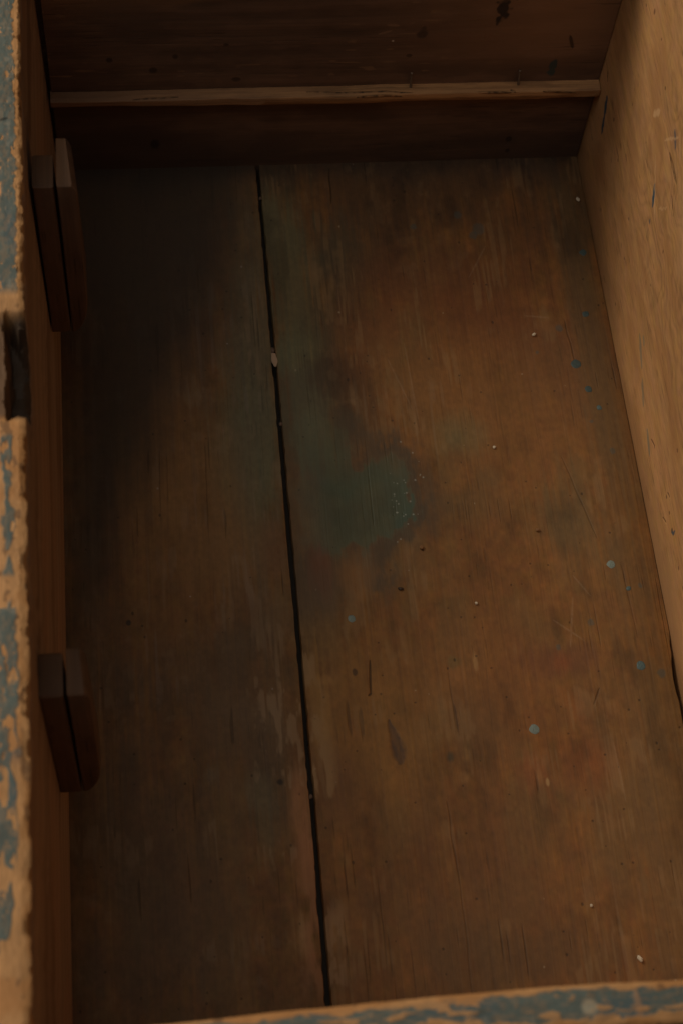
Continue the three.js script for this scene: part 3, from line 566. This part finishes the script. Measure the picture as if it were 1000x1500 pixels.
// two pairs of upright battens on the left side board, a slot between the two of each pair
function batten(w, h, d, clipTop, clipBottom, seed) {                     // origin at the wall-side front bottom corner; w out from the wall, h up, d back
  const s = new THREE.Shape();
  s.moveTo(0, 0); s.lineTo(clipBottom ? w - 0.0115 : w, 0);
  if (clipBottom) { s.quadraticCurveTo(w - 0.007, 0.003, w - 0.003, 0.018); s.quadraticCurveTo(w - 0.0006, 0.028, w, 0.045); }
  if (clipTop) { s.lineTo(w, h - 0.012); s.quadraticCurveTo(w - 0.0004, h - 0.003, w - 0.004, h); } else s.lineTo(w, h);
  s.lineTo(0, h); s.closePath();
  const g = new THREE.ExtrudeGeometry(s, { depth: d - 0.004, bevelThickness: 0.002, bevelSize: 0.0018, bevelSegments: 3, bevelOffset: -0.0018 });
  g.translate(0, 0, -d + 0.002);
  if (clipTop) { const p = g.attributes.position; for (let i = 0; i < p.count; i++) { const back = -p.getZ(i) - d * 0.55; if (back > 0 && p.getX(i) > w * 0.5) p.setX(i, p.getX(i) - back * 0.2 * smooth(0, h, p.getY(i))); } }
  const f = toCreasedNormals(g, 0.5), nn = f.attributes.normal, pp = f.attributes.position, col = new Float32Array(nn.count * 3);
  for (let i = 0; i < nn.count; i++) {
    const bare = smooth(0.25, 0.7, nn.getY(i)), k = 0.85 + 0.3 * noise(pp.getX(i) * 300, pp.getZ(i) * 300 + pp.getY(i) * 40, 970);  // tint weight, full on faces turned upward
    col[3 * i] = (0.6 - 0.08 * bare) * Math.min(1, k); col[3 * i + 1] = (0.6 - 0.2 * bare) * Math.min(1, k); col[3 * i + 2] = (0.68 - 0.4 * bare) * Math.min(1, k);
  }
  f.setAttribute('color', new THREE.BufferAttribute(col, 3));
  return woodUV(f, 1, seed);
}
function cleat(name, z, y0, h, d2) {
  const c = new THREE.Group(); c.name = name; c.position.set(XL - 0.0006, y0, z); chest.add(c);
  const x1 = 0.0005;
  const a = part('batten', batten(0.0152, h, 0.031, false, false, 0.01), matCleat, c); a.position.x = x1;
  const b = part('batten_001', batten(0.0148, h + 0.001, d2, true, true, 0.05), matCleat, c); b.position.set(0.0166, -0.001, -0.0005); b.rotation.z = -0.0075;
  return c;
}
cleat('cleat', -0.424, 0.0915, 0.1815, 0.0335);
cleat('cleat_001', -0.815, 0.1035, 0.187, 0.046);

// ---------------------------------------------------------------- loose crumbs and chips lying in the chest
function lump(r, sx, sy, sz, seed) {
  const g = mergeVertices(new THREE.IcosahedronGeometry(r, 1).deleteAttribute('normal').deleteAttribute('uv')), p = g.attributes.position;
  for (let i = 0; i < p.count; i++) { const k = 0.72 + 0.55 * noise(p.getX(i) / r * 1.3 + 9, p.getY(i) / r * 1.3 + p.getZ(i) / r * 1.7 + 9, seed); p.setXYZ(i, p.getX(i) * k * sx, p.getY(i) * k * sy, p.getZ(i) * k * sz); }
  g.computeBoundingBox(); g.translate(0, -g.boundingBox.min.y, 0);
  return toCreasedNormals(g, 0.25);
}
function loose(name, geo, mat, x, y, z, turn, label, category, group) { const m = shade(new THREE.Mesh(geo, mat)); m.name = name; m.position.set(x, y, z); m.rotation.y = turn; tag(m, label, category, group); scene.add(m); return m; }
loose('crumb', lump(0.00191, 1, 0.8, 1.2, 1), matCrumb, 0.4055, 0, -1.0147, 0.3, 'white crumb in the far right corner of the chest bottom, by the tan side board', 'crumb', 'crumbs on the chest bottom');
loose('crumb_001', lump(0.00217, 0.8, 0.8, 1.3, 2), matCrumb, 0.3415, 0, -0.2956, 0.5, 'white crumb on the bottom board nearest to the blue near rim', 'crumb', 'crumbs on the chest bottom');
loose('crumb_002', lump(0.00122, 1, 0.8, 1, 3), matCrumb, 0.3109, 0, -0.3387, 0.1, 'tiny pale crumb on the bottom board, second nearest to the blue near rim', 'crumb', 'crumbs on the chest bottom');
loose('crumb_003', lump(0.00130, 1.2, 0.8, 1, 4), matCrumb, 0.2894, 0, -0.7473, 0.9, 'pale crumb on the bare brown wood to the right of the green paint spill', 'crumb', 'crumbs on the chest bottom');
loose('crumb_004', lump(0.00183, 1.2, 0.8, 0.8, 5), matCrumb, 0.3414, 0, -0.8634, 0.4, 'pale crumb on the reddish board left of the far dark blue paint drops', 'crumb', 'crumbs on the chest bottom');
loose('crumb_005', lump(0.00139, 1, 0.9, 1, 6), matCrumb, 0.1975, 0, -0.6005, 0.4, 'small pale crumb on the brown board just beside the dark seed', 'crumb', 'crumbs on the chest bottom').position.set(0.2545, 0, -0.5985);
loose('wood_crumb', lump(0.00174, 1, 0.8, 1.1, 7), matCrumbDark, 0.2147, 0, -0.6527, 0.2, 'orange brown wood crumb at the lower right edge of the green paint spill', 'crumb');
loose('wood_crumb_001', lump(0.00157, 1.1, 0.8, 1, 8), matCrumbDark, 0.316, 0, -0.664, 0.2, 'orange brown wood crumb between the paint spill and the palest paint drop', 'crumb');
loose('seed', lump(0.00183, 1.35, 0.6, 0.8, 9), matSeed, 0.1927, 0, -0.6155, -0.4, 'dark oval seed lying between the green spill and a pale paint drop', 'seed');
function sliver(w, l, t, seed, curl = 0.3) {                             // a pointed split of wood, bent along its length
  const g = new THREE.BoxGeometry(w, t, l, 6, 2, 14), p = g.attributes.position;
  for (let i = 0; i < p.count; i++) { const q = p.getZ(i) / l + 0.5, k = (0.25 + 0.75 * Math.sin(Math.PI * clamp(q * 0.9 + 0.12))) * (1 + 0.25 * (noise(q * 5, 0, seed) - 0.5)); p.setXYZ(i, p.getX(i) * k + 0.1 * w * Math.sin(q * 4), p.getY(i) + curl * l * (q - 0.5) ** 2 + 0.25 * Math.abs(p.getX(i)) * curl, p.getZ(i)); }
  g.computeVertexNormals(); return woodUV(toCreasedNormals(g, 0.5), 2, seed * 0.01);
}
{
  const c = loose('wood_chip', sliver(0.0058, 0.0135, 0.0011, 3), matChip, 0.1036, 0.0012, -0.846, 0.12, 'pale split wood chip caught in the dark joint between the bottom boards', 'wood chip'); c.rotation.z = -0.55; c.rotation.x = 0.12;
  const d = loose('wood_fragment', lump(0.00191, 0.9, 0.8, 1.5, 12), matChipDark, 0.1035, -0.0035, -0.859, 0, 'dark wood fragment in the joint just beyond the pale wood chip', 'wood chip');
  loose('wood_fragment_001', lump(0.00165, 0.9, 0.9, 1.2, 13), matChipDark, 0.1052, -0.0028, -0.781, 0, 'brown wood fragment in the joint beside the green paint spill', 'wood chip');
  loose('wood_fragment_002', lump(0.00174, 1.0, 0.9, 1.1, 14), matChipDark, 0.1036, -0.0036, -0.441, 0, 'brown wood fragment bridging the near part of the joint between the bottom boards', 'wood chip');
  loose('wood_fragment_003', lump(0.00157, 0.8, 0.9, 1.1, 15), matChipDark, 0.1042, -0.0034, -1.03, 0, 'small wood fragment in the far end of the joint near the rail', 'wood chip');
}
renderer.render(scene, camera);
